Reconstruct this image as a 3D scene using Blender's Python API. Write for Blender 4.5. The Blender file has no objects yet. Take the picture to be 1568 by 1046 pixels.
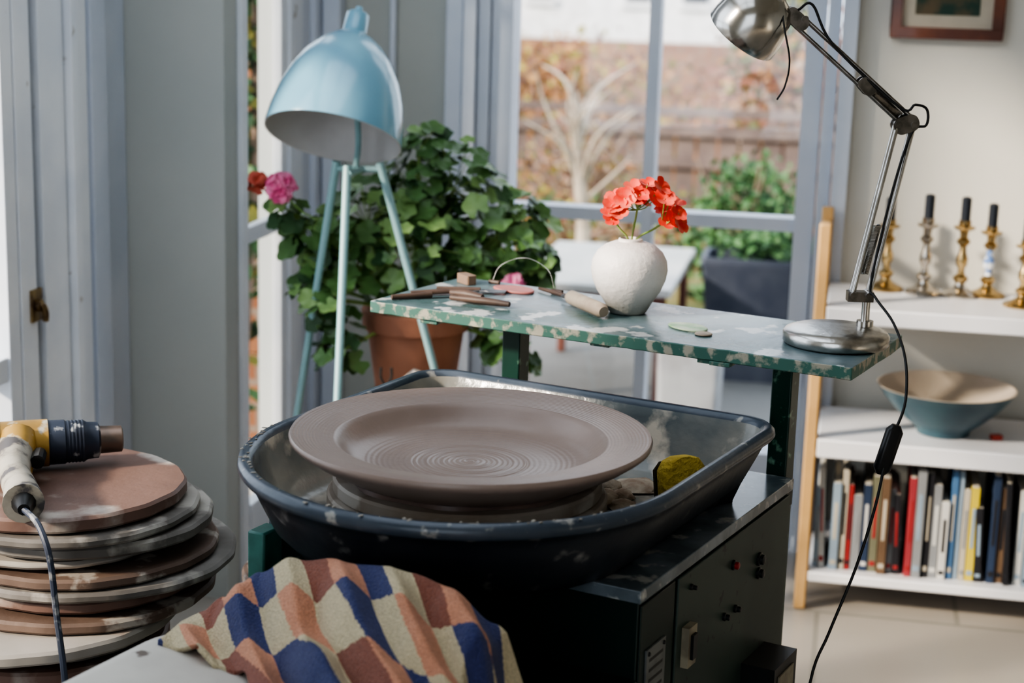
import bpy, bmesh, math, random
from mathutils import Matrix, Vector
random.seed(7)
rad=math.radians
SC=bpy.context.scene
# ---------------------------------------------------------------- materials
def lin(c): return (c[0],c[1],c[2],1.0)
def mat(name,c1,c2=None,scale=8,rough=.5,metal=0,bump=0,bscale=None,lo=.4,hi=.6,coat=0,detail=4,c3=None,lo3=.6,hi3=.66,scale3=30,sheen=0,spec=None,sub=0):
    m=bpy.data.materials.new(name); m.use_nodes=True
    nt=m.node_tree; N=nt.nodes; L=nt.links; b=N['Principled BSDF']
    b.inputs['Roughness'].default_value=rough; b.inputs['Metallic'].default_value=metal
    b.inputs['Coat Weight'].default_value=coat
    if spec is not None: b.inputs['Specular IOR Level'].default_value=spec
    if sheen: b.inputs['Sheen Weight'].default_value=sheen
    tc=N.new('ShaderNodeTexCoord')
    if c2 is None: c2=tuple(x*.86 for x in c1)
    n=N.new('ShaderNodeTexNoise'); n.inputs['Scale'].default_value=scale; n.inputs['Detail'].default_value=detail
    L.new(tc.outputs['Object'],n.inputs['Vector'])
    r=N.new('ShaderNodeValToRGB'); e=r.color_ramp.elements
    e[0].position=lo; e[0].color=lin(c1); e[1].position=hi; e[1].color=lin(c2)
    L.new(n.outputs['Fac'],r.inputs['Fac']); out=r.outputs['Color']
    if c3 is not None:
        n3=N.new('ShaderNodeTexNoise'); n3.inputs['Scale'].default_value=scale3; n3.inputs['Detail'].default_value=6
        L.new(tc.outputs['Object'],n3.inputs['Vector'])
        r3=N.new('ShaderNodeValToRGB'); q=r3.color_ramp.elements; q[0].position=lo3; q[0].color=(0,0,0,1); q[1].position=hi3; q[1].color=(1,1,1,1)
        L.new(n3.outputs['Fac'],r3.inputs['Fac'])
        mx=N.new('ShaderNodeMix'); mx.data_type='RGBA'
        L.new(r3.outputs['Color'],mx.inputs[0]); L.new(out,mx.inputs[6]); mx.inputs[7].default_value=lin(c3); out=mx.outputs[2]
    L.new(out,b.inputs['Base Color'])
    if bump:
        nb=N.new('ShaderNodeTexNoise'); nb.inputs['Scale'].default_value=bscale or scale*3; nb.inputs['Detail'].default_value=5
        L.new(tc.outputs['Object'],nb.inputs['Vector'])
        bp=N.new('ShaderNodeBump'); bp.inputs['Strength'].default_value=bump; bp.inputs['Distance'].default_value=.01
        L.new(nb.outputs['Fac'],bp.inputs['Height']); L.new(bp.outputs['Normal'],b.inputs['Normal'])
    return m
def brickmat(name,c1,c2,mortar,w,h,ms,rough=.8,vertical=True,offset=.5):
    m=bpy.data.materials.new(name); m.use_nodes=True; nt=m.node_tree; N=nt.nodes; L=nt.links; b=N['Principled BSDF']
    b.inputs['Roughness'].default_value=rough
    tc=N.new('ShaderNodeTexCoord'); s=N.new('ShaderNodeSeparateXYZ'); c=N.new('ShaderNodeCombineXYZ')
    L.new(tc.outputs['Object'],s.inputs[0]); 
    if vertical:
        ad=N.new('ShaderNodeMath'); L.new(s.outputs[0],ad.inputs[0]); L.new(s.outputs[1],ad.inputs[1]); L.new(ad.outputs[0],c.inputs[0]); L.new(s.outputs[2],c.inputs[1])
    else: L.new(s.outputs[0],c.inputs[0]); L.new(s.outputs[1],c.inputs[1])
    t=N.new('ShaderNodeTexBrick'); t.offset=offset; L.new(c.outputs[0],t.inputs['Vector'])
    t.inputs['Color1'].default_value=lin(c1); t.inputs['Color2'].default_value=lin(c2); t.inputs['Mortar'].default_value=lin(mortar)
    t.inputs['Scale'].default_value=1; t.inputs['Brick Width'].default_value=w; t.inputs['Row Height'].default_value=h; t.inputs['Mortar Size'].default_value=ms
    L.new(t.outputs['Color'],b.inputs['Base Color']); return m
def glassmat():
    m=bpy.data.materials.new('window_glass'); m.use_nodes=True; nt=m.node_tree; N=nt.nodes; L=nt.links
    N.remove(N['Principled BSDF']); o=N['Material Output']
    t=N.new('ShaderNodeBsdfTransparent'); g=N.new('ShaderNodeBsdfGlossy'); g.inputs['Roughness'].default_value=.02
    mx=N.new('ShaderNodeMixShader'); mx.inputs[0].default_value=.05
    L.new(t.outputs[0],mx.inputs[1]); L.new(g.outputs[0],mx.inputs[2]); L.new(mx.outputs[0],o.inputs[0]); return m
GLASS=glassmat()
# ---------------------------------------------------------------- builder
def catmull(pts,n):
    pts=[Vector(p) for p in pts]
    if n<=1 or len(pts)<3: return pts
    P=[pts[0]*2-pts[1]]+pts+[pts[-1]*2-pts[-2]]; out=[]
    for i in range(1,len(P)-2):
        for k in range(n):
            t=k/n; a,b,c,d=P[i-1],P[i],P[i+1],P[i+2]
            out.append(.5*((2*b)+(-a+c)*t+(2*a-5*b+4*c-d)*t*t+(-a+3*b-3*c+d)*t*t*t))
    out.append(pts[-1]); return out
class B:
    def __init__(s): s.v=[];s.f=[];s.m=[];s.mats=[]
    def mi(s,m):
        if m not in s.mats: s.mats.append(m)
        return s.mats.index(m)
    def add(s,vs,fs,m,M=None):
        o=len(s.v); 
        for p in vs:
            p=Vector(p); s.v.append(tuple(M@p) if M else tuple(p))
        ml=isinstance(m,(list,tuple))
        for k,f in enumerate(fs):
            s.f.append([i+o for i in f]); s.m.append(s.mi(m[k] if ml else m))
        return s
    def box(s,x0,x1,y0,y1,z0,z1,m,M=None):
        vs=[(x,y,z) for x in (x0,x1) for y in (y0,y1) for z in (z0,z1)]
        return s.add(vs,[(0,1,3,2),(4,6,7,5),(0,4,5,1),(2,3,7,6),(0,2,6,4),(1,5,7,3)],m,M)
    def lathe(s,prof,m,seg=32,M=None,loc=None,wob=None):
        if loc is not None: M=Matrix.Translation(loc)
        vs=[];fs=[];fm=[]
        ml=isinstance(m,(list,tuple))
        for r,z in prof:
            r=max(r,1e-4)
            for k in range(seg):
                a=2*math.pi*k/seg; q=wob(a,r,z) if wob else 0; vs.append(((r+q)*math.cos(a),(r+q)*math.sin(a),z))
        for i in range(len(prof)-1):
            for k in range(seg):
                k2=(k+1)%seg; fs.append((i*seg+k,i*seg+k2,(i+1)*seg+k2,(i+1)*seg+k)); fm.append(m[i] if ml else m)
        return s.add(vs,fs,fm,M)
    def tube(s,pts,r,m,seg=8,n=1,M=None):
        P=catmull(pts,n); L=len(P)
        rr=r if isinstance(r,(list,tuple)) else None
        t=(P[1]-P[0]).normalized(); u=t.orthogonal().normalized(); vs=[];fs=[]
        for i,p in enumerate(P):
            if i==0: tt=P[1]-P[0]
            elif i==L-1: tt=P[-1]-P[-2]
            else: tt=P[i+1]-P[i-1]
            tt.normalize(); u=(u-tt*u.dot(tt)).normalized(); w=tt.cross(u)
            if rr:
                q=i/(L-1)*(len(rr)-1); a=int(min(q,len(rr)-2)); R=rr[a]+(rr[a+1]-rr[a])*(q-a)
            else: R=r
            for k in range(seg):
                an=2*math.pi*k/seg; vs.append(p+(u*math.cos(an)+w*math.sin(an))*R)
        for i in range(L-1):
            for k in range(seg):
                k2=(k+1)%seg; fs.append((i*seg+k,i*seg+k2,(i+1)*seg+k2,(i+1)*seg+k))
        fs.append(tuple(range(seg))[::-1]); fs.append(tuple((L-1)*seg+k for k in range(seg)))
        return s.add(vs,fs,m,M)
    def rings(s,R,m,cap0=True,cap1=True,M=None,capm=None):
        n=len(R[0]); vs=[p for r in R for p in r]; fs=[];fm=[]
        ml=isinstance(m,(list,tuple))
        for i in range(len(R)-1):
            for k in range(n):
                k2=(k+1)%n; fs.append((i*n+k,i*n+k2,(i+1)*n+k2,(i+1)*n+k)); fm.append(m[i] if ml else m)
        if cap0: fs.append(tuple(range(n))[::-1]); fm.append(m[0] if ml else m)
        if cap1: fs.append(tuple((len(R)-1)*n+k for k in range(n))); fm.append(capm or (m[-1] if ml else m))
        return s.add(vs,fs,fm,M)
    def done(s,name,loc=(0,0,0),rz=0,parent=None,bevel=0,ang=35,recalc=True,seg=2,rot=None):
        me=bpy.data.meshes.new(name); me.from_pydata(s.v,[],s.f)
        for m in s.mats: me.materials.append(m)
        me.polygons.foreach_set('material_index',s.m)
        if recalc:
            bm=bmesh.new(); bm.from_mesh(me); bmesh.ops.remove_doubles(bm,verts=bm.verts,dist=1e-5); bmesh.ops.recalc_face_normals(bm,faces=bm.faces); bm.to_mesh(me); bm.free()
        me.polygons.foreach_set('use_smooth',[True]*len(me.polygons)); me.set_sharp_from_angle(angle=rad(ang)); me.update()
        o=bpy.data.objects.new(name,me); SC.collection.objects.link(o); o.location=loc
        o.rotation_euler=rot if rot else (0,0,rad(rz))
        if parent: o.parent=parent
        if bevel:
            b=o.modifiers.new('bevel','BEVEL'); b.width=bevel; b.segments=seg; b.limit_method='ANGLE'; b.angle_limit=rad(40)
        return o
def grp(name,loc,rz=0):
    e=bpy.data.objects.new(name,None); SC.collection.objects.link(e); e.location=loc; e.rotation_euler=(0,0,rad(rz)); e.empty_display_size=.1; return e
def T(x,y,z): return Matrix.Translation((x,y,z))
def RX(a): return Matrix.Rotation(rad(a),4,'X')
def RY(a): return Matrix.Rotation(rad(a),4,'Y')
def RZ(a): return Matrix.Rotation(rad(a),4,'Z')
def along(p,q):
    p=Vector(p);q=Vector(q); return Matrix.Translation(p)@(q-p).to_track_quat('Z','Y').to_matrix().to_4x4()
CA,SA=math.cos(rad(11)),math.sin(rad(11))
def OW(X,Y,Z=0): return Vector((CA*X-SA*Y,SA*X+CA*Y,Z))
WC=(-.434,1.973); WR=-17
def LW(u,v,z=0):
    a=rad(WR); return Vector((WC[0]+u*math.cos(a)-v*math.sin(a),WC[1]+u*math.sin(a)+v*math.cos(a),z))
# palette
FRAMESH=mat('frame_paint_shaded',(.64,.68,.76),(.58,.63,.72),scale=5,rough=.45,bump=.05,bscale=40)  # frame paint with bluish shade put into its colour
FRAMEW=mat('painted_frame_white',(.80,.82,.85),(.72,.75,.80),scale=6,rough=.45,bump=.05,bscale=40,c3=(.45,.42,.38),lo3=.70,hi3=.74,scale3=14)
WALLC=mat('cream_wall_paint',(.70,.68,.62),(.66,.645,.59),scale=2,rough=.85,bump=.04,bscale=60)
WALLSH=mat('wall_paint_shaded',(.47,.48,.45),(.44,.455,.43),scale=2,rough=.85,bump=.04,bscale=60)  # greyed copy of the wall paint, shadow mixed into the colour
DARK=mat('dark_gap',(.03,.03,.03),rough=.8)
BRASS=mat('aged_brass',(.35,.25,.12),(.15,.1,.06),scale=40,rough=.4,metal=.9)
# ---------------------------------------------------------------- room
fl=B(); fl.box(-1.6,2.75,-1.6,4.1,-.06,0,brickmat('stone_floor_tiles',(.46,.42,.37),(.42,.385,.34),(.32,.30,.26),.6,.6,.006,rough=.35,vertical=False)); fl.done('floor')
c=B(); c.box(-1.6,-1.35,-1.6,4.1,2.5,2.58,WALLC).box(-.2,2.75,-1.6,4.1,2.5,2.58,WALLC).box(-1.35,-.2,-1.6,.9,2.5,2.58,WALLC).box(-1.35,-.2,3.1,4.1,2.5,2.58,WALLC); c.done('added_ceiling')  # unseen ceiling, added to deepen the interior contrast
c=B(); c.box(-1.35,-.2,.9,3.1,2.53,2.536,GLASS)
c.box(-.79,-.75,.9,3.1,2.51,2.56,FRAMEW)
for yy in (1.6,2.35): c.box(-1.35,-.2,yy-.02,yy+.02,2.505,2.565,FRAMEW)
c.done('added_rooflight')  # unseen rooflight, added to light upward surfaces from overhead
w=B(); w.box(-1.41,-.896,3.95,4.10,0,2.5,WALLSH).box(-.896,-.006,3.95,4.10,2.3,2.5,WALLSH).box(-.006,2.75,3.95,4.10,0,2.5,WALLC); w.done('wall_back')
B().box(2.6,2.75,-1.6,3.95,0,2.5,WALLC).done('wall_right')
B().box(.3,2.6,-1.6,-1.5,0,2.5,WALLC).done('added_wall_front')  # unseen part wall, added to cut light from behind the camera
B().box(-1.6,-1.26,3.326,3.40,0,2.5,WALLSH).done('wall_return')
B().box(-1.56,-1.483,-1.6,1.40,0,2.5,WALLC).done('sunblock_wall_left')  # unseen solid wall, added to keep the sun off the wheel
B().box(-1.34,-1.24,3.40,3.95,2.3,2.5,WALLSH).done('trim_2'); B().box(-1.56,-1.483,1.40,3.326,2.3,2.5,WALLSH).done('trim_3')
B().box(-.006,2.6,3.932,3.95,0,.1,FRAMEW).done('baseboard_back',bevel=.004)
t=B(); t.box(-1.235,-1.19,3.9,3.95,0,2.3,FRAMESH).box(-1.08,-1.065,3.935,3.95,0,2.3,FRAMESH).box(-.94,-.898,3.915,3.95,0,2.3,FRAMESH); t.done('trim_1',bevel=.005)
w=B()
for a,b,y0,y1 in ((-.896,-.868,3.91,4.06),(-.866,-.838,3.93,4.05),(-.836,-.786,3.945,4.04),(-.115,-.072,3.945,4.04),(-.068,-.04,3.93,4.05),(-.036,-.002,3.91,4.06)):
    w.box(a,b,y0,y1,.02,2.3,FRAMESH)
w.box(-.470,-.444,3.951,4.024,.2,2.25,FRAMESH)
w.box(-.79,-.11,3.955,4.02,.782,.812,FRAMESH).box(-.79,-.11,3.955,4.02,1.50,1.53,FRAMESH).box(-.79,-.11,3.942,4.03,.02,.25,FRAMESH).box(-.79,-.11,3.942,4.03,2.2,2.3,FRAMESH)
w.box(-.79,-.11,3.985,3.989,.25,2.2,GLASS)
w.done('window_1')
w=B()
w.box(-1.31,-1.262,3.402,3.44,.0,2.3,FRAMEW).box(-1.262,-1.248,3.402,3.435,.0,2.3,FRAMEW)
w.box(-1.272,-1.25,3.656,3.70,0,2.3,FRAMEW).box(-1.268,-1.244,3.705,3.79,0,2.3,FRAMEW).box(-1.272,-1.25,3.795,3.86,0,2.3,FRAMESH).box(-1.272,-1.237,3.865,3.95,0,2.3,FRAMESH)
w.box(-1.272,-1.25,3.44,3.656,.765,.80,FRAMEW).box(-1.272,-1.245,3.44,3.656,0,.18,FRAMEW).box(-1.272,-1.25,3.44,3.656,1.5,1.53,FRAMEW).box(-1.272,-1.245,3.44,3.656,2.2,2.3,FRAMEW)
w.box(-1.266,-1.263,3.44,3.656,.18,2.2,GLASS)
w.done('window_2',bevel=.003)
w=B()
w.box(-1.55,-1.475,3.20,3.326,0,2.3,FRAMESH).box(-1.55,-1.455,3.125,3.195,0,2.3,FRAMESH)
w.box(-1.53,-1.46,3.05,3.115,.0,2.3,FRAMEW).box(-1.53,-1.445,3.02,3.045,0,2.3,FRAMEW).box(-1.53,-1.46,2.915,3.015,0,2.3,FRAMEW)
w.box(-1.53,-1.49,2.885,2.915,0,2.3,DARK)
w.box(-1.53,-1.462,2.825,2.885,0,2.3,FRAMEW).box(-1.53,-1.465,2.78,2.822,0,2.3,FRAMEW)
y=2.78; y1=1.40
w.box(-1.53,-1.47,y1,y,.60,.645,FRAMEW).box(-1.53,-1.47,y1,y,1.5,1.53,FRAMEW).box(-1.53,-1.465,y1,y,0,.2,FRAMEW).box(-1.53,-1.465,y1,y,2.2,2.3,FRAMEW)
w.box(-1.512,-1.508,y1,y,.2,2.2,GLASS)
w.box(-1.535,-1.465,2.12,2.15,.2,2.3,FRAMEW).box(-1.535,-1.46,1.40,1.47,0,2.3,FRAMEW)
w.done('door_1',bevel=.004)
g=grp('door_latch',(-1.461,2.875,.725))
B().box(-.003,.004,-.02,.02,-.03,.03,BRASS).tube([(.004,0,0),(.015,0,0),(.018,.004,-.015),(.016,.006,-.03)],.006,BRASS,n=4).lathe([(0,0),(.012,0),(.012,.008),(0,.01)],BRASS,16,M=T(.004,0,.0)@RY(90)).done('latch_body',parent=g,bevel=.001)
# ---------------------------------------------------------------- pottery wheel
PW=grp('pottery_wheel',(WC[0],WC[1],0),WR)
TRAYO=mat('tray_navy_outer',(.022,.027,.037),(.014,.017,.024),scale=6,rough=.36,bump=.05,bscale=60,c3=(.26,.25,.24),lo3=.62,hi3=.74,scale3=24)
TRAYR=mat('tray_rim_worn',(.050,.068,.092),(.075,.092,.118),scale=12,rough=.28,c3=(.34,.33,.31),lo3=.62,hi3=.70,scale3=40,bump=.05,bscale=80)
TRAYI=mat('tray_inner_slip',(.13,.15,.155),(.33,.31,.27),scale=6,rough=.22,lo=.44,hi=.64,bump=.15,bscale=30,c3=(.54,.48,.40),lo3=.57,hi3=.66,scale3=14)
def dshape(inset,z,R=.28,back=.375,cr=.06,n=40):
    pts=[]
    r=R-inset
    for k in range(n+1):
        a=math.pi+math.pi*k/n; pts.append((r*math.cos(a),r*math.sin(a)*1.0,z))
    c=max(cr-inset,.01); cx=R-cr; cy=back-cr
    for k in range(1,6): pts.append((r,k/6*(cy),z))
    for k in range(9):
        a=math.pi/2*k/8; pts.append((cx+c*math.cos(a),cy+c*math.sin(a),z))
    for k in range(1,10): pts.append((cx-2*cx*k/10,back-inset,z))
    for k in range(9):
        a=math.pi/2+math.pi/2*k/8; pts.append((-cx+c*math.cos(a),cy+c*math.sin(a),z))
    for k in range(1,6): pts.append((-r,cy-k/6*cy,z))
    return pts
prof=[(.085,.672),(.065,.675),(.040,.70),(.018,.745),(.012,.758),(.003,.763),(-.001,.769),(.000,.776),(.006,.781),(.013,.780),(.018,.773),(.021,.762),(.036,.72),(.05,.695),(.065,.690)]
ms=[TRAYO]*5+[TRAYR]*5+[TRAYI]*4
B().rings([dshape(i,z) for i,z in prof],ms).done('splash_tray',parent=PW,ang=60)
STEEL=mat('wheel_steel',(.45,.44,.42),(.25,.22,.2),scale=12,rough=.4,metal=.8)
BATW=mat('bat_wood_damp',(.46,.40,.34),(.34,.27,.21),scale=9,rough=.6,c3=(.60,.55,.49),lo3=.52,hi3=.6,scale3=14,bump=.1)
b=B(); b.lathe([(0,.692),(.03,.692),(.03,.70),(.15,.70),(.152,.705),(.152,.712),(0,.714)],STEEL,64); b.done('wheel_head',parent=PW)
b=B(); b.lathe([(0,.714),(.170,.714),(.173,.717),(.173,.731),(.170,.734),(0,.734)],BATW,96).lathe([(0,.735),(.163,.735),(.166,.738),(.166,.751),(.163,.754),(0,.754)],BATW,96); b.done('throwing_bat',parent=PW)
GREEN=mat('dark_green_enamel',(.006,.024,.018),(.004,.016,.013),scale=8,rough=.4,c3=(.16,.18,.16),lo3=.70,hi3=.78,scale3=35)
GREENL=mat('post_green_enamel',(.01,.05,.035),(.008,.035,.025),scale=8,rough=.35,c3=(.20,.36,.26),lo3=.60,hi3=.72,scale3=55)
PANEL=mat('grey_green_panel',(.050,.074,.062),(.036,.055,.046),scale=7,rough=.45,c3=(.025,.03,.028),lo3=.66,hi3=.7,scale3=40)
TOPM=mat('machine_top_worn',(.24,.28,.32),(.12,.15,.17),scale=10,rough=.22,c3=(.52,.52,.50),lo3=.58,hi3=.66,scale3=22)
BLK=mat('black_plastic',(.015,.015,.016),rough=.35)
CREAMP=mat('cream_plastic',(.34,.30,.22),(.22,.19,.14),scale=30,rough=.45)
REDP=mat('red_button',(.30,.02,.02),rough=.35)
ALU=mat('label_plate',(.24,.25,.25),(.18,.19,.19),scale=30,rough=.4,metal=.5)
b=B(); b.box(-.26,.258,-.05,.47,.12,.664,GREEN).box(-.262,.262,-.054,.474,.655,.671,TOPM)
b.box(.258,.262,.062,.462,.14,.650,PANEL).box(.258,.2605,-.046,.054,.14,.650,GREEN)
for u in (-.24,.20):
    for v in (-.03,.41): b.box(u,u+.04,v,v+.04,0,.12,GREEN)
b.done('machine_body',parent=PW,bevel=.003)
b=B()
b.box(.258,.29,-.30,-.05,.3,.34,GREEN).box(-.29,-.26,-.30,.0,.3,.34,GREEN)
b.box(-.262,.262,-.62,-.05,.50,.56,GREEN)
for u in (-.24,.2): b.box(u,u+.04,-.64,-.60,0,.56,GREEN)
b.box(-.262,-.236,-.10,-.06,.56,.66,mat('teal_bracket',(.06,.20,.17),(.04,.13,.11),scale=20,rough=.4))
b.done('seat_frame',parent=PW,bevel=.003)
MX=lambda v,z: T(.262,v,z)@RY(90)
b=B()
for v,z,m,r in ((.245,.612,REDP,.005),(.345,.590,BLK,.007),(.345,.570,BLK,.006),(.222,.548,BLK,.004),(.262,.546,BLK,.004),(.10,.628,BLK,.003)):
    b.lathe([(0,0),(r*1.35,0),(r*1.35,.003),(r,.004),(r,.008),(r*.7,.009),(0,.009)],[BLK,BLK,BLK,m,m,m],20,M=MX(v,z))
b.box(.262,.272,.078,.104,.530,.582,CREAMP).box(.272,.276,.084,.098,.540,.572,BLK)
b.box(.2605,.263,-.030,.026,.500,.590,ALU)
for k in range(6): b.box(.263,.2633,-.022,.018,.508+.013*k,.512+.013*k,BLK)
for v,z in ((-.024,.584),(.020,.584),(-.024,.506),(.020,.506)): b.lathe([(0,0),(.003,0),(.002,.002),(0,.002)],BLK,10,M=T(.263,v,z)@RY(90))
b.box(.262,.310,.30,.39,.36,.455,BLK).box(.310,.312,.315,.375,.375,.44,CREAMP)
b.done('controls',parent=PW,bevel=.002)
BOARD=mat('painted_board_worn',(.060,.125,.120),(.22,.28,.31),scale=6,rough=.27,lo=.38,hi=.60,bump=.12,bscale=40,c3=(.60,.61,.60),lo3=.585,hi3=.63,scale3=19,detail=7)
EDGE=mat('board_edge_worn',(.07,.17,.135),(.42,.39,.31),scale=55,rough=.5,lo=.50,hi=.60,detail=8)
b=B()
n=60; top=[]; random.seed(3)
for k in range(n+1): top.append((-.403+.76*k/n,.395+(random.uniform(0,.004) if random.random()<.3 else random.uniform(0,.001))))
top+=[(.357,.45),(.356,.52),(.357,.58),(.354,.645)]
for k in range(1,25): top.append((.354-.744*k/24,.645+.012*k/24))
top+=[(-.395,.58),(-.40,.5)]
c=[(u,v,.842) for u,v in top]; d=[(u,v,.860) for u,v in top]
cn=len(top); b.add(c+d,[tuple(range(cn))[::-1],tuple(cn+k for k in range(cn))]+[(k,(k+1)%cn,cn+(k+1)%cn,cn+k) for k in range(cn)],[BOARD,BOARD]+[EDGE]*cn)
b.done('tool_board',parent=PW,bevel=.0015)
b=B()
for u,v in ((-.30,.40),(-.02,.41),(.15,.40),(.17,.395)): b.box(u-.015,u+.015,v,v+.03,.836,.842,EDGE)
b.done('board_battens',parent=PW,bevel=.001)
b=B()
for u in (-.2,.233): b.box(u-.015,u+.015,.478,.512,.1,.842,GREENL)
b.box(-.22,.25,.48,.51,.62,.65,GREEN)
b.done('board_posts',parent=PW,bevel=.002)
SEATM=mat('seat_plaster_wood',(.54,.51,.46),(.45,.42,.38),scale=7,rough=.6,c3=(.14,.11,.09),lo3=.67,hi3=.70,scale3=16,bump=.1)
def rrect(u0,u1,v0,v1,r,z,n=8):
    P=[]
    for cx,cy,a0 in ((u1-r,v1-r,0),(u0+r,v1-r,90),(u0+r,v0+r,180),(u1-r,v0+r,270)):
        for k in range(n+1):
            a=rad(a0+90*k/n); P.append((cx+r*math.cos(a),cy+r*math.sin(a),z))
    return P
B().rings([rrect(-.20,.20,-.74,-.30,.06,.562),rrect(-.212,.212,-.75,-.29,.07,.575),rrect(-.214,.214,-.752,-.288,.07,.60),rrect(-.205,.205,-.745,-.295,.07,.615),rrect(-.185,.185,-.725,-.315,.06,.621)],SEATM).done('wheel_seat',parent=PW,ang=60)
# plate
CLAY=mat('leather_hard_clay',(.325,.247,.212),(.285,.213,.180),scale=5,rough=.35,bump=.04,bscale=120)
CLAYD=mat('clay_damp_foot',(.22,.14,.11),(.16,.10,.08),scale=12,rough=.4)
P=[(0,.756),(.135,.756),(.142,.757),(.165,.766),(.200,.785),(.217,.797),(.2215,.801),(.2225,.805),(.2205,.8085)]
r=.2185
while r>.168:
    t=(.2185-r)/.05; amp=.00030*(1-.5*t) if r>.19 else .00012
    P.append((r,.8077-.0068*t+amp*math.sin((r-.168)*2*math.pi/.0042))); r-=.0009
P+=[(.166,.8000),(.161,.7950),(.155,.788),(.148,.7810),(.140,.7760)]
r=.132
while r>.0015:
    base=.7695+.0045*max(0,(r-.10)/.032)**2
    if r<.088: amp=.00062*(.6+.4*math.sin(r*300))*min(1,(.088-r)/.01)
    else: amp=.00012
    P.append((r,base+amp*math.sin(r*2*math.pi/.0066)+.0012*max(0,1-r/.03))); r-=.00115
P.append((0,.7710))
B().lathe(P,CLAY,144).done('clay_plate',loc=(WC[0]+.003,WC[1],0),ang=70)
B().lathe([(.14,.7545),(.150,.7545),(.148,.760),(.138,.760)],CLAYD,64,wob=lambda a,r,z:.003*math.sin(a*9)).done('clay_residue',parent=PW)
SCRAP=mat('dried_clay_scrap',(.58,.50,.40),(.36,.26,.19),scale=30,rough=.8,bump=.4)
b=B(); random.seed(12)
for u,v,s in ((.14,.16,.02),(.17,.11,.014),(.12,.2,.016),(.19,.27,.018),(.09,.23,.014),(.205,.06,.012),(.05,.27,.016),(.16,.29,.02),(.17,.13,.01),(.19,.32,.012),(.10,.18,.025),(.12,.25,.03),(-.02,.27,.025),(.02,.31,.02)):
    R=[]
    for q,z in ((1.0,.690),(1.1,.693),(.8,.699),(.3,.702)):
        R.append([(u+s*q*math.cos(a*.785)*random.uniform(.75,1.25),v+s*q*math.sin(a*.785)*random.uniform(.75,1.25),z) for a in range(8)])
    b.rings(R,SCRAP)
for k in range(9):
    u=.205+random.uniform(-.012,.012); v=.30+random.uniform(-.03,.03); s=random.uniform(.006,.012)
    b.rings([[(u+s*q*math.cos(a*.785)*random.uniform(.7,1.3),v+s*q*math.sin(a*.785)*random.uniform(.7,1.3),.69+zz) for a in range(8)] for q,zz in ((1,0),(1,.012),(.7,.025),(.3,.03))],SCRAP)
b.done('clay_scraps',parent=PW,ang=80)
b=B(); random.seed(31); SPL=mat('dried_slip_splash',(.42,.39,.34),(.30,.27,.23),scale=60,rough=.9)
for k in range(60):
    a=random.uniform(185,350); r=.28-random.choice([.006,.009,.012,.003]); s=random.uniform(.0012,.0035)
    if 240<a<300 and random.random()<.5: continue
    x,y=r*math.cos(rad(a)),r*math.sin(rad(a))
    b.lathe([(0,.0012),(s*.8,.0010),(s,0)],SPL,7,M=T(x,y,.7805)@RZ(random.uniform(0,90))@Matrix.Diagonal((random.uniform(.7,1.8),random.uniform(.5,1),1,1)))
b.done('slip_splashes',parent=PW,recalc=False)
SPY=mat('yellow_sponge',(.60,.44,.09),(.48,.34,.07),scale=30,rough=.95,bump=.6,bscale=150)
SPD=mat('sponge_scourer',(.08,.06,.03),rough=.95,bump=.5,bscale=200)
b=B(); M=T(.206,.198,.700)@RZ(58)@RX(-10)
b.rings([[Vector(p) for p in rrect(-.034*q,.034*q,-.012,.012,.010,z)] for q,z in ((.9,0),(1,.006),(1,.044),(.75,.056),(.4,.060))],[SPY]*4,M=M).rings([[Vector(p) for p in rrect(-.033*q,.033*q,.0122,.017,.002,z)] for q,z in ((1,.002),(1,.044),(.7,.054))],SPD,M=M)
b.done('sponge',loc=(WC[0],WC[1],0),rz=WR,ang=50)
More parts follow.
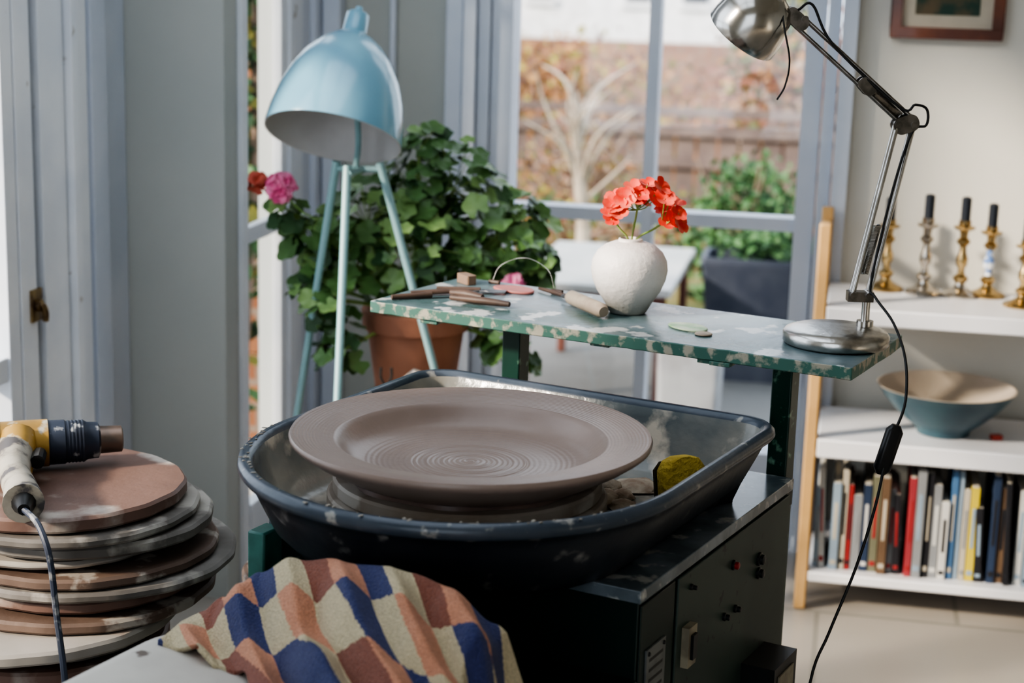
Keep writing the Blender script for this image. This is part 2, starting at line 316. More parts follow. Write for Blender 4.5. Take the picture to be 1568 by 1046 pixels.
# ---------------------------------------------------------------- towel
def clothmat():
    m=bpy.data.materials.new('checked_towel_cloth'); m.use_nodes=True; nt=m.node_tree; N=nt.nodes; L=nt.links; b=N['Principled BSDF']
    b.inputs['Roughness'].default_value=1; b.inputs['Sheen Weight'].default_value=.2; b.inputs['Specular IOR Level'].default_value=.15
    uv=N.new('ShaderNodeUVMap'); uv.uv_map='UVMap'
    nw=N.new('ShaderNodeTexNoise'); nw.inputs['Scale'].default_value=260; nw.inputs['Detail'].default_value=2
    tc=N.new('ShaderNodeTexCoord'); L.new(tc.outputs['Object'],nw.inputs['Vector'])
    va=N.new('ShaderNodeVectorMath'); va.operation='MULTIPLY_ADD'; L.new(nw.outputs['Color'],va.inputs[0]); va.inputs[1].default_value=(.14,.10,0); L.new(uv.outputs[0],va.inputs[2])
    s=N.new('ShaderNodeSeparateXYZ'); L.new(va.outputs[0],s.inputs[0])
    def mth(op,a,bv):
        x=N.new('ShaderNodeMath'); x.operation=op
        if hasattr(a,'links'): L.new(a,x.inputs[0])
        else: x.inputs[0].default_value=a
        if hasattr(bv,'links'): L.new(bv,x.inputs[1])
        else: x.inputs[1].default_value=bv
        return x.outputs[0]
    i=mth('FLOOR',s.outputs[0],0); j=mth('FLOOR',s.outputs[1],0)
    def ramp(fac,cols):
        r=N.new('ShaderNodeValToRGB'); r.color_ramp.interpolation='CONSTANT'; e=r.color_ramp.elements; n=len(cols)
        e[0].position=0; e[0].color=lin(cols[0]); e[1].position=1/n; e[1].color=lin(cols[1])
        for a in range(2,n):
            x=e.new(a/n); x.color=lin(cols[a])
        L.new(fac,r.inputs[0]); return r.outputs[0]
    fi=mth('DIVIDE',mth('ADD',mth('FLOORED_MODULO',i,4.0),.5),4.0)
    cr=(.60,.51,.34); pe=(.62,.30,.19); nv=(.060,.070,.18); nv2=(.10,.11,.24); rd=(.30,.12,.085)
    A=ramp(fi,[nv,cr,pe,cr]); C=ramp(fi,[pe,nv,cr,rd])
    par=mth('FLOORED_MODULO',j,2.0)
    mj=N.new('ShaderNodeMix'); mj.data_type='RGBA'; L.new(par,mj.inputs[0]); L.new(A,mj.inputs[6]); L.new(C,mj.inputs[7])
    nz=N.new('ShaderNodeTexNoise'); nz.inputs['Scale'].default_value=450; nz.inputs['Detail'].default_value=3; L.new(tc.outputs['Object'],nz.inputs['Vector'])
    mx=N.new('ShaderNodeMix'); mx.data_type='RGBA'; mx.blend_type='MULTIPLY'; mx.inputs[0].default_value=.7
    L.new(mj.outputs[2],mx.inputs[6]); L.new(nz.outputs['Fac'],mx.inputs[7]); 
    hs=N.new('ShaderNodeHueSaturation'); hs.inputs['Value'].default_value=1.4; L.new(mx.outputs[2],hs.inputs['Color']); L.new(hs.outputs[0],b.inputs['Base Color'])
    bp=N.new('ShaderNodeBump'); bp.inputs['Strength'].default_value=.9; bp.inputs['Distance'].default_value=.004; L.new(nz.outputs['Fac'],bp.inputs['Height']); L.new(bp.outputs[0],b.inputs['Normal'])
    return m
def lerp(xs,ys,x):
    if x<=xs[0]: return ys[0]
    for i in range(len(xs)-1):
        if x<=xs[i+1]:
            t=(x-xs[i])/(xs[i+1]-xs[i]); t=t*t*(3-2*t); return ys[i]+(ys[i+1]-ys[i])*t
    return ys[-1]
def ss(t): t=max(0,min(1,t)); return t*t*(3-2*t)
NU,NV=240,160
vs=[];uvs=[]
def fold(x): return (1-(math.sin(x*.5)**2+.02)**.42)*1.6-.6
for i in range(NU+1):
    u=-.178+.448*i/NU
    H=lerp([-.178,-.15,-.10,-.05,.0,.05,.10,.15,.20,.25,.27],[.634,.658,.698,.720,.731,.737,.735,.724,.705,.665,.62],u)
    W=lerp([-.178,-.08,.0,.08,.2,.27],[.06,.085,.13,.22,.28,.30],u)
    vend=lerp([-.178,-.05,.02,.07,.12],[-.375,-.395,-.44,-.60,-.66],u)
    arc=0;prev=None
    for j in range(NV+1):
        q=j/NV; v=-.262+(vend+.262)*q
        dv=-.292-v
        if dv<0: h=H-(.06*ss(-dv/.03))
        else: h=.631+(H-.631)*(1-ss(dv/W))
        h0=h
        ph=u*1.0-dv*1.25+.008*math.sin(v*30)
        grow=ss((dv+.01)/.06)
        amp=.019*(.08+.92*grow)*(1-.5*ss((dv-W)/.1))*ss((H-.63)/.06+.15)
        x=ph*80+1.1*math.sin(u*13)
        h+=amp*(fold(x)+.30*math.sin(ph*51+2+2*math.sin(u*9+v*7)))
        h+=.003*math.sin(u*37+v*53)
        if u>.214: h-=1.6*(u-.214)
        h=max(h,.6255 if u<.214 else .40)
        vs.append(Vector((u+.35*amp*math.sin(x),v,h)))
        p0=Vector((u,v,h0))
        if prev is not None: arc+=(p0-prev).length
        prev=p0
        uvs.append(((ph+.3)/.036,(arc+.012)/.066))
fs=[(i*(NV+1)+j,(i+1)*(NV+1)+j,(i+1)*(NV+1)+j+1,i*(NV+1)+j+1) for i in range(NU) for j in range(NV)]
me=bpy.data.meshes.new('checked_towel'); me.from_pydata([tuple(p) for p in vs],[],fs); ul=me.uv_layers.new(name='UVMap')
for lp in me.loops: ul.data[lp.index].uv=uvs[lp.vertex_index]
me.polygons.foreach_set('use_smooth',[True]*len(fs)); me.materials.append(clothmat())
o=bpy.data.objects.new('checked_towel',me); SC.collection.objects.link(o); o.location=(WC[0],WC[1],0); o.rotation_euler=(0,0,rad(WR))
so=o.modifiers.new('solid','SOLIDIFY'); so.thickness=.007; so.offset=1
# ---------------------------------------------------------------- vase with geranium
def vasemat():
    m=mat('vase_glaze',(.82,.77,.73),(.78,.72,.68),scale=12,rough=.5,bump=.18,bscale=110,c3=(.25,.2,.17),lo3=.74,hi3=.76,scale3=60)
    nt=m.node_tree;N=nt.nodes;L=nt.links; tc=[n for n in N if n.type=='TEX_COORD'][0]
    s=N.new('ShaderNodeSeparateXYZ'); L.new(tc.outputs['Object'],s.inputs[0]); mr=N.new('ShaderNodeMapRange'); mr.inputs[1].default_value=.012; mr.inputs[2].default_value=.05; L.new(s.outputs[2],mr.inputs[0])
    mx=N.new('ShaderNodeMix'); mx.data_type='RGBA'; b=N['Principled BSDF']; old=b.inputs['Base Color'].links[0].from_socket
    L.new(mr.outputs[0],mx.inputs[0]); mx.inputs[6].default_value=(.40,.39,.36,1); L.new(old,mx.inputs[7]); L.new(mx.outputs[2],b.inputs['Base Color']); return m
p=LW(-.042,.553,.8605)
V=grp('bud_vase',p,11)
vp=[(0,0),(.026,0),(.0285,.002),(.036,.016),(.048,.034),(.0555,.052),(.0578,.066),(.0560,.080),(.0490,.093),(.038,.102),(.026,.107),(.0185,.1085),(.0180,.112),(.0155,.113),(.0140,.110),(.015,.10),(.03,.08),(.02,.02),(0,.01)]
B().lathe(vp,vasemat(),64).done('vase_body',parent=V,ang=60)
CORAL=mat('coral_petal',(.88,.065,.04),(.92,.17,.11),scale=60,rough=.5,sheen=.1)
STEMG=mat('flower_stem',(.25,.42,.10),(.30,.38,.12),scale=30,rough=.5)
BUD=mat('flower_bud',(.30,.35,.12),(.6,.15,.08),scale=60,rough=.5)
def flower(b,c,nrm,r,m,mc):
    M=Matrix.Translation(c)@Vector(nrm).to_track_quat('Z','Y').to_matrix().to_4x4()@RZ(random.uniform(0,72))
    for k in range(5):
        a=RZ(72*k+random.uniform(-8,8)); tip=random.uniform(.2,.6); ps=[];w=.50*r
        rows=[(0,.12),(.3,.7),(.6,1.0),(.85,.85),(1.0,.4)]
        for t,ww in rows:
            z=tip*r*(t**1.3)*(.9); 
            for sx in (-1,-.4,.4,1): ps.append((sx*w*ww,t*r,z+abs(sx)*.12*r*math.sin(t*3)))
        fs=[(i*4+j,i*4+j+1,(i+1)*4+j+1,(i+1)*4+j) for i in range(4) for j in range(3)]
        b.add(ps,fs,m,M@a)
    b.lathe([(0,-.003),(.0014,-.002),(.0014,.001),(0,.0015)],mc,8,M=M)
random.seed(51)
b=B(); F=[(-.027,.048),(-.034,.036),(-.024,.056),(-.012,.060),(-.002,.052),(.010,.066),(.022,.080),(.014,.052),(.034,.070),(.030,.058),(.046,.062),(.048,.042),(.062,.052),(.060,.034),(.068,.040),(.053,.026),(-.020,.040),(.002,.072),(.070,.026),(.006,.060),(.040,.078),(.055,.060),(-.030,.028),(.018,.070),(-.016,.050)]
hubs=[(-.022,.0,.028+.11-.005),(.008,.004,.155),(.045,.002,.135)]
for h in hubs: b.tube([(0,0,.085),(h[0]*.2,0,.112),(h[0]*.7,h[1],(h[2]-.112)*.6+.112),h],.0016,STEMG,n=4,seg=6)
for x,z in F:
    y=random.uniform(-.02,.018); c=Vector((x,y,.113+z)); h=min(hubs,key=lambda q:(Vector(q)-c).length)
    b.tube([h,(Vector(h)+c)/2+Vector((0,0,-.004)),c],.0009,STEMG,seg=5,n=2)
    nr=(c-Vector(h)).normalized()+Vector((random.uniform(-.6,.6),-.6,random.uniform(.0,.6))); flower(b,c,nr,random.uniform(.0135,.018),CORAL,BUD)
b.done('geranium_flowers',parent=V,ang=80,recalc=False)
# ---------------------------------------------------------------- hand tools on board
WOODT=mat('tool_wood',(.12,.075,.055),(.075,.05,.04),scale=30,rough=.5)
WOODL=mat('turned_wood_pale',(.48,.40,.31),(.38,.30,.23),scale=30,rough=.6)
STT=mat('tool_steel',(.32,.32,.34),(.2,.2,.2),scale=50,rough=.35,metal=.85)
ZB=.8605
def place(b,name,u,v,rot,z=ZB): 
    return b.done(name,loc=LW(u,v,z),rz=WR+rot,bevel=.0004,ang=50)
b=B(); b.tube([(-.05,0,.006),(-.02,0,.007),(.01,0,.006)],[.005,.0075,.005],WOODT,seg=12,n=4).box(.01,.055,-.006,.006,.0045,.006,STT); place(b,'potters_knife',-.27,.495,-6)
b=B(); b.tube([(-.055,0,.0062),(0,0,.0065),(.045,0,.006)],[.004,.006,.004],WOODT,seg=12,n=4); place(b,'wooden_modelling_tool',-.245,.468,4)
b=B(); b.tube([(-.05,0,.004),(.0,0,.005),(.04,0,.004)],[.003,.005,.003],WOODT,seg=10,n=3).tube([(.04,0,.004),(.06,.012,.004),(.075,0,.004),(.06,-.012,.004),(.04,0,.004)],.0015,STT,seg=6,n=5); place(b,'loop_trimming_tool',-.335,.50,38)
b=B(); b.tube([(-.045,0,.004),(.02,0,.005)],[.004,.005],WOODT,seg=10).box(.02,.07,-.005,.005,.003,.0045,STT); place(b,'metal_scraper',-.35,.455,50)
b=B(); b.tube([(-.05,0,.004),(.02,0,.005)],[.003,.004],WOODT,seg=10).box(.02,.06,-.012,.012,.003,.0045,STT); place(b,'steel_palette_knife',-.315,.545,20)
b=B(); b.rings([rrect(-.018,.018,-.009,.009,.004,z) for z in (0,.003,.012,.015)],mat('tool_block_brown',(.30,.20,.14),rough=.6)); place(b,'wood_block',-.355,.61,-30)
def kidney(w,h,t,n=28):
    P=[]
    for k in range(n):
        a=2*math.pi*k/n; x=w*math.cos(a); y=h*math.sin(a)
        if y<0: y=y*.45-.15*h*(math.cos(a)**2-1)*-1
        P.append((x,y))
    return [[(x*.96,y*.96,0) for x,y in P],[(x,y,t*.5) for x,y in P],[(x*.96,y*.96,t) for x,y in P]]
b=B(); b.rings(kidney(.038,.030,.004),mat('pink_rubber_kidney',(.55,.20,.18),(.45,.17,.15),rough=.5)); place(b,'rubber_kidney',-.262,.595,-10)
b=B(); b.rings(kidney(.034,.028,.003),mat('green_plastic_kidney',(.25,.42,.22),(.50,.58,.42),scale=40,rough=.45)); place(b,'plastic_kidney_rib',.078,.495,-20)
b=B(); b.lathe([(0,0),(.012,0),(.013,.001),(.012,.0025),(0,.003)],WOODL,24); place(b,'wooden_disc',.115,.470,0)
b=B(); b.tube([(-.060,0,.0105),(-.052,0,.0115),(.05,0,.0115),(.058,0,.0105)],[.008,.011,.011,.008],WOODL,seg=20,n=1).tube([(-.085,0,.0075),(-.060,0,.0095)],[.003,.004],STT,seg=8); place(b,'wooden_roller',-.095,.520,-38)
b=B(); b.tube([(-.05,0,.004),(0,0,.005),(.05,0,.004)],[.0025,.004,.0025],WOODT,seg=8,n=3); place(b,'bamboo_stick',-.185,.60,-28)
b=B(); b.tube([(-.07,0,.002),(-.06,.01,.03),(-.02,.02,.046),(.03,.01,.034),(.05,0,.004)],.0005,STT,seg=5,n=6).tube([(-.075,0,.0035),(-.055,0,.0035)],.0035,WOODT,seg=8).tube([(.045,0,.0035),(.065,0,.0035)],.0035,WOODT,seg=8); place(b,'cutting_wire',-.25,.625,-5)
# ---------------------------------------------------------------- chrome desk lamp
CHR=mat('worn_chrome',(.62,.60,.57),(.45,.43,.40),scale=18,rough=.2,metal=1)
CHRK=mat('dark_worn_steel',(.30,.28,.26),(.17,.16,.145),scale=60,rough=.3,metal=1)
CHRD=mat('dull_chrome_base',(.60,.58,.55),(.32,.30,.27),scale=22,rough=.28,metal=1,lo=.5,hi=.66,bump=.08)
CABLE=mat('black_cable',(.012,.012,.012),rough=.5)
LB=Vector((.455,2.348)); 
DL=grp('anglepoise_desk_lamp',OW(LB.x,LB.y,.8605),11)
def dl(X,Y,Z): return Vector((X-LB.x,Y-LB.y,Z-.8605))
b=B(); b.lathe([(0,0),(.071,0),(.074,.003),(.0745,.014),(.071,.019),(.060,.0225),(.03,.0245),(0,.025)],CHRD,64).done('base',parent=DL,ang=50)
E=dl(.543,2.413,1.165); A=dl(.487,2.36,.93); Hh=dl(.385,2.44,1.305); S0=dl(.496,2.356,.885)
b=B(); b.tube([S0,S0+Vector((0,0,.035))],.006,CHR,seg=16).tube([S0,S0+Vector((0,0,.008))],.012,CHR,seg=16)
b.box(-.018,.018,-.009,.009,-.006,.008,CHRK,M=Matrix.Translation(A-Vector((0,0,.004))))
px=Vector((.011,0,-.003))
for sx in (-1,1):
    for sy in (-.008,.008):
        b.tube([A+px*sx+Vector((0,sy,0)),E+px*sx+Vector((0,sy,0))],.0032,CHR,seg=10)
sp=[]; A2=A+Vector((0,0,.01))
for k in range(0,240):
    t=.08+.30*k/240; c=A2.lerp(E,t); a=k*.9; sp.append(c+Vector((math.cos(a)*.0055,math.sin(a)*.0055,0)))
b.tube(sp,.0011,CHR,seg=5)
def pill(c,w,h,ang,t=.004):
    for sy in (-.011,.011):
        R=[[Vector(p) for p in rrect(-w,w,-h,h,min(w,h)*.9,z)] for z in (-t/2,t/2)]
        b.rings(R,CHRK,M=Matrix.Translation(c+Vector((0,sy,0)))@RY(ang)@RX(90))
pill(E,.018,.012,-20); pill(Hh,.019,.010,40)
for q in (A,E,Hh):
    for sx in (-.011,.011): b.lathe([(0,-.015),(.005,-.015),(.005,.015),(0,.015)],CHRK,14,M=Matrix.Translation(q+Vector((sx,0,0)))@RX(90))
d2=(Hh-E).normalized(); n2=Vector((-d2.z,0,d2.x)).normalized()*.008
for sx in (-1,1):
    for sy in (-.007,.007): b.tube([E+n2*sx+Vector((0,sy,.006)),Hh+n2*sx+Vector((0,sy,0))],.0026,CHRK,seg=10)
sp=[]
for k in range(0,300):
    t=.05+.30*k/300; c=E.lerp(Hh,t)+Vector((0,0,.003)); a=k*.9; sp.append(c+Vector((math.cos(a)*.004,math.sin(a)*.004,math.cos(a)*.004)))
b.tube(sp,.001,CHRK,seg=5)
mid=E.lerp(Hh,.36); pill(mid,.014,.009,45)
sh0=dl(.350,2.425,1.338); sh1=dl(.309,2.452,1.276)
b.tube([Hh+Vector((-.01,0,.004)),Hh+Vector((-.03,-.01,.02)),sh0+Vector((.005,0,.012))],.006,CHRK,seg=10,n=3)
b.done('arm',parent=DL,ang=45)
M=along(sh0,sh1)
BULB=mat('lamp_bulb_glass',(.75,.75,.72),rough=.1)
b=B(); b.lathe([(0,-.03),(.016,-.03),(.018,-.026),(.018,-.004),(.022,0),(.034,.006),(.045,.020),(.051,.038),(.0535,.058),(.0545,.074),(.0535,.075),(.0520,.060),(.049,.040),(.043,.022),(.030,.010),(0,.004)],CHR,56,M=M)
b.lathe([(.0,.01),(.012,.012),(.014,.03),(.024,.044),(.027,.054),(.022,.064),(.010,.071),(0,.072)],BULB,28,M=M)
b.done('shade',parent=DL,ang=50)
b=B()
b.tube([sh0+Vector((.012,0,.0)),dl(.362,2.40,1.30),dl(.372,2.39,1.25),dl(.368,2.39,1.215),dl(.358,2.39,1.195)],.0013,CABLE,seg=6,n=6)
b.tube([Hh+Vector((.0,-.012,.012)),Hh+Vector((.02,-.013,.02)),Hh.lerp(E,.3)+Vector((.004,-.012,.008)),Hh.lerp(E,.9)+Vector((.004,-.012,.01)),E+Vector((.010,-.012,.028)),E+Vector((.027,-.01,.022)),E+Vector((.028,-.01,.0)),E+Vector((.008,-.012,-.012)),E.lerp(A,.4)+Vector((.004,-.014,0)),A+Vector((.012,-.012,.02)),dl(.502,2.33,.932),dl(.520,2.284,.905),dl(.520,2.20,.875),dl(.513,2.15,.83),dl(.497,2.126,.795),dl(.4875,2.12,.766),dl(.473,2.10,.70),dl(.4515,2.088,.621),dl(.42,2.07,.54),dl(.397,2.055,.475),dl(.385,2.05,.3),dl(.40,2.08,.1),dl(.46,2.16,.01),dl(.7,2.5,.008)],.0019,CABLE,seg=8,n=6)
b.rings([[Vector(p) for p in rrect(-.011*q,.011*q,-.008*q,.008*q,.006*q,z)] for q,z in ((.5,-.034),(1,-.026),(1,.026),(.5,.034))],BLK,M=Matrix.Translation(dl(.489,2.121,.772))@RY(14))
b.done('cable',parent=DL,ang=60)
# ---------------------------------------------------------------- blue tripod lamp
BLUE=mat('pale_blue_enamel',(.22,.44,.56),(.21,.42,.54),scale=3,rough=.22,coat=.5)
INNER=mat('shade_inner_white',(.66,.64,.63),rough=.6)
LEGC=mat('pale_teal_leg',(.32,.50,.52),(.29,.47,.49),rough=.35)
L0=Vector((-.31,3.29))
TL=grp('tripod_floor_lamp',OW(L0.x,L0.y,0),11)
def tl(X,Y,Z): return Vector((X-L0.x,Y-L0.y,Z))
rimc=tl(-.354,3.270,1.034); ax=Vector((math.sin(rad(8)),math.sin(rad(26)),math.cos(rad(26)))).normalized()
M=along(rimc,rimc+ax)
b=B(); sp=[(.133,0),(.1335,.006),(.130,.038),(.122,.078),(.109,.118),(.090,.155),(.066,.186),(.042,.206),(.028,.214),(.024,.218)]
b.lathe(sp,BLUE,80,M=M).lathe([(.024,.218),(.023,.255),(.020,.259),(.008,.261),(.007,.272),(.0,.275)],BLUE,32,M=M)
b.lathe([(.133,0),(.1305,0),(.127,.038),(.119,.078),(.106,.116),(.087,.152),(.063,.182),(.02,.203),(0,.204)],INNER,80,M=M)
b.lathe([(0,.20),(.018,.20),(.018,.15),(.022,.13),(.028,.105),(.022,.082),(0,.075)],INNER,24,M=M)
b.done('shade',parent=TL,ang=50,recalc=False)
b=B(); ap=tl(-.312,3.29,.974)
b.tube([ap,ap+Vector((.0,.05,.06)),rimc+ax*.19],.006,LEGC,seg=10,n=4)
b.tube([tl(-.355,3.30,.972),tl(-.262,3.30,.972)],.006,LEGC,seg=10).tube([tl(-.30,3.30,.972),tl(-.322,3.25,.968)],.006,LEGC,seg=10)
def leg(p,q): b.tube([p,q],[.0085,.0065],LEGC,seg=12)
leg(tl(-.350,3.30,.985),tl(-.505,3.41,.006)); leg(tl(-.266,3.30,.985),tl(.005,3.315,.006)); leg(tl(-.325,3.26,.98),tl(-.318,2.84,.006))
b.done('tripod',parent=TL)
# ---------------------------------------------------------------- geranium plant
TERR=mat('terracotta',(.46,.21,.13),(.36,.16,.10),scale=10,rough=.8,bump=.1)
SOIL=mat('potting_soil',(.05,.035,.025),rough=.95,bump=.5)
STW=mat('stool_wood',(.30,.20,.12),(.22,.14,.08),scale=14,rough=.5)
P0=Vector((-.20,3.46))
PG=grp('potted_geranium',OW(P0.x,P0.y,.4605),11)
b=B(); b.lathe([(0,0),(.075,0),(.078,.004),(.10,.165),(.110,.168),(.113,.205),(.108,.21),(.101,.207),(.098,.18),(0,.18)],[TERR]*8+[SOIL],48); b.done('pot',parent=PG,ang=45)
L1=mat('leaf_green',(.095,.185,.06),(.14,.26,.085),scale=14,rough=.38,spec=.6); L2=mat('leaf_light_green',(.21,.34,.12),(.28,.43,.16),scale=14,rough=.38); L3=mat('leaf_dark_green',(.035,.085,.03),(.055,.12,.045),scale=14,rough=.5)
def leafm(r):
    P=[(0,0,0)];n=18
    for k in range(n+1):
        a=rad(-155+310*k/n)+math.pi/2; rr=r*(1+.10*math.cos(5*(a-math.pi/2)))*(.92 if k in(0,n) else 1); P.append((rr*math.cos(a),rr*math.sin(a)+r*.25,.22*r*math.cos(a*5)*.35+.18*r))
    return P,[(0,k,k+1) for k in range(1,n+1)]
random.seed(21)
blobs=[(-.13,3.50,.91,.125,60),(-.195,3.44,.80,.13,70),(-.035,3.47,.81,.10,50),(-.30,3.42,.845,.10,50),(-.41,3.40,.82,.065,26),(-.455,3.38,.875,.045,12),(.045,3.46,.77,.05,16),(-.355,3.36,.70,.075,30),(-.345,3.33,.60,.05,16),(-.10,3.46,.725,.10,44),(.0,3.44,.60,.06,20),(-.20,3.47,.99,.05,12),(.01,3.50,.86,.06,18),(-.40,3.36,.73,.05,14),(-.21,3.50,.90,.10,36)]
b=B(); st=B()
for X,Y,Z,R,n in blobs:
    c=Vector((X-P0.x,Y-P0.y,Z-.4605))
    st.tube([(random.uniform(-.04,.04),random.uniform(-.04,.04),.18),c*.5+Vector((0,0,.10)),c],.004,STEMG,seg=6,n=4)
    for k in range(int(n*1.2)):
        d=Vector((random.gauss(0,1),random.gauss(0,1),random.gauss(0,1))).normalized(); rr=R*random.uniform(.55,1.08)
        p=c+Vector((d.x*rr,d.y*rr*.8,d.z*rr*.95))
        nr=(d*.7+Vector((random.uniform(-.4,.4),random.uniform(-.9,.1),.8))).normalized()
        M=Matrix.Translation(p)@nr.to_track_quat('Z','Y').to_matrix().to_4x4()@RZ(random.uniform(0,360))
        ps,fs=leafm(random.uniform(.015,.030)); b.add(ps,fs,random.choice([L1,L1,L1,L2,L3,L1,L2]),M)
        if k%3==0: st.tube([c,p],.0013,STEMG,seg=4)
b.done('leaves',parent=PG,ang=80,recalc=False); st.done('stems',parent=PG)
PINK=mat('pink_petal',(.85,.16,.36),(.90,.32,.50),scale=50,rough=.5); REDF=mat('faded_red_petal',(.55,.12,.08),rough=.6)
b=B()
for cx,cy,cz,n,m,R in ((-.462,3.34,.925,20,PINK,.028),(-.512,3.36,.932,6,REDF,.014),(.0,3.40,.735,7,PINK,.018)):
    c=Vector((cx-P0.x,cy-P0.y,cz-.4605)); b.tube([c*.55+Vector((0,0,.12)),c*.85+Vector((0,0,.02)),c],.0018,STEMG,seg=5,n=4)
    for k in range(n):
        d=Vector((random.gauss(0,1),random.gauss(0,1)-.6,random.gauss(0,1)+.2)).normalized(); flower(b,c+d*R*.8,d,.016,m,STEMG)
b.done('blossoms',parent=PG,ang=80,recalc=False)
ST=grp('plant_stool',OW(P0.x,P0.y,0),11)
b=B(); b.lathe([(0,.43),(.135,.43),(.14,.434),(.14,.456),(.136,.46),(0,.46)],STW,48)
for k in range(4):
    a=rad(45+90*k); b.tube([(.07*math.cos(a),.07*math.sin(a),.43),(.105*math.cos(a),.105*math.sin(a),0)],[.014,.011],STW,seg=10)
b.done('stool_top_and_legs',parent=ST)
CR=grp('side_crate',OW(-.235,3.20,0),11)
b=B()
for k in range(4): b.box(-.06,.06,-.06,.06,.02+.105*k,.10+.105*k,STW)
for sx in (-.06,.045):
    for sy in (-.058,.043): b.box(sx,sx+.015,sy,sy+.015,0,.43,STW)
b.done('crate_slats',parent=CR,bevel=.002)
SPt=grp('small_terracotta_pot',OW(-.245,3.20,.4365),11)
b=B(); b.lathe([(0,0),(.032,0),(.042,.075),(.047,.076),(.048,.100),(.043,.100),(.038,.07),(0,.07)],TERR,32)
b.tube([(-.01,0,.06),(.0,.0,.11),(.005,0,.130)],.004,STW,seg=8,n=3)
b.tube([(-.006,0,.165),(-.006,0,.145),(.004,0,.131),(.014,0,.145),(.014,0,.165)],.0025,DARK,seg=6,n=3)
b.lathe([(0,.0),(.012,.004),(.022,.03),(.026,.055),(.016,.085),(0,.09)],mat('pale_gourd_handle',(.62,.55,.48),(.5,.42,.36),rough=.5),20,M=T(.028,-.01,.085)@RY(30))
b.done('pot_and_fork',parent=SPt,ang=50)
# ---------------------------------------------------------------- bat stack + heat gun
BM=[mat('bat_redbrown',(.225,.135,.105),(.165,.10,.08),scale=7,rough=.5,c3=(.48,.42,.37),lo3=.56,hi3=.70,scale3=11,bump=.2),
    mat('bat_grey',(.24,.22,.20),(.15,.135,.12),scale=9,rough=.7,c3=(.40,.37,.33),lo3=.54,hi3=.64,scale3=14,bump=.2),
    mat('bat_brown',(.13,.085,.065),(.19,.13,.10),scale=9,rough=.6,c3=(.44,.39,.34),lo3=.57,hi3=.63,scale3=16,bump=.2),
    mat('bat_pale',(.44,.40,.36),(.33,.30,.26),scale=5,rough=.7,c3=(.28,.2,.15),lo3=.60,hi3=.70,scale3=10,bump=.15)]
BS=grp('stack_of_throwing_bats',OW(-.632,2.297,0),11)
random.seed(9)
b=B(); z=.642
seq=[(0,.176,.021,0,0),(1,.184,.014,.012,-.005),(1,.178,.018,.036,.01),(3,.165,.010,.0,.0),(2,.190,.016,.030,.01),(1,.205,.014,.040,.02),(0,.17,.018,.034,.0),(2,.192,.016,.025,.0),(3,.228,.018,-.050,-.035),(0,.175,.014,-.02,0),(1,.16,.016,-.02,0),(0,.17,.022,-.02,0),(2,.18,.02,-.03,0)]
while z>.04:
    if seq: mi,r,t,dx,dy=seq.pop(0)
    else: mi,r,t,dx,dy=random.choice([0,1,2]),random.uniform(.16,.18),.019,random.uniform(-.03,.0),random.uniform(-.02,.02)
    tx,ty=random.uniform(-.9,.9),random.uniform(-.9,.9); f1,f2=random.uniform(0,6),random.uniform(0,6)
    wb=lambda a,r,z,f1=f1,f2=f2: (.0012*math.sin(a*5+f1)+.0009*math.sin(a*17+f2)) if r>.1 else 0
    b.lathe([(0,-t),(r-.004,-t),(r,-t+.004),(r,-.004),(r-.004,0),(0,0)],BM[mi],96,M=T(dx,dy,z)@RX(tx*.5)@RY(ty*.5),wob=wb); z-=t+random.uniform(.0025,.006)
b.lathe([(0,0),(.15,0),(.15,z),(0,z)],BM[1],40)
b.done('bats',parent=BS,ang=40)
HG=grp('heat_gun',OW(-.64,2.35,.6425),11)
OCH=mat('ochre_plastic',(.42,.25,.055),(.30,.18,.045),scale=20,rough=.5,c3=(.50,.46,.38),lo3=.57,hi3=.65,scale3=30)
NAVY=mat('navy_plastic',(.035,.045,.07),(.025,.03,.045),scale=20,rough=.45,c3=(.40,.40,.40),lo3=.57,hi3=.63,scale3=38)
TANH=mat('dusty_handle',(.42,.38,.32),(.28,.25,.20),scale=26,rough=.6,c3=(.10,.09,.09),lo3=.52,hi3=.59,scale3=26)
NOZ=mat('nozzle_metal',(.22,.16,.13),(.15,.12,.10),scale=30,rough=.4,metal=.7)
a0=Vector((-.150,-.035,.036)); a1=Vector((.082,.042,.036)); M=along(a0,a1)
b=B(); b.lathe([(0,0),(.022,0),(.030,.006),(.034,.02),(.034,.045),(.0335,.07),(.034,.11),(.034,.135),(.032,.137),(.032,.158),(.030,.160),(.030,.185),(.027,.19),(.026,.205),(.020,.208),(.019,.238),(.015,.240),(.014,.215),(0,.214)],[NAVY]*3+[TANH]+[OCH]*3+[NAVY]*7+[NOZ]*4,40,M=M)
for k in range(6):
    M2=M@T(0,0,.024+.008*k); b.lathe([(.0338,0),(.0352,.001),(.0352,.003),(.0338,.004)],TANH,32,M=M2)
for k in range(5):
    M2=M@T(0,0,.162+.005*k); b.lathe([(.0298,0),(.031,.0006),(.031,.0022),(.0298,.003)],NAVY,32,M=M2)
b.done('barrel',parent=HG,ang=40)
b=B(); h0=Vector((-.06,-.01,.036)); b.tube([h0,Vector((-.050,-.06,.034)),Vector((-.030,-.13,.030)),Vector((-.004,-.19,.026)),Vector((.012,-.235,.024))],[.031,.026,.021,.023,.027],TANH,seg=16,n=5)
b.tube([h0+Vector((.004,-.01,.014)),Vector((-.042,-.075,.026)),Vector((-.026,-.125,.025))],[.026,.022,.017],OCH,seg=14,n=4)
b.tube([Vector((-.018,-.05,.036)),Vector((-.010,-.09,.036))],.010,BLK,seg=10)
b.tube([Vector((.012,-.235,.024)),Vector((.018,-.255,.022))],[.016,.008],BLK,seg=12)
b.done('handle',parent=HG)
def hg(X,Y,Z): return Vector((X+.64,Y-2.35,Z-.6425))
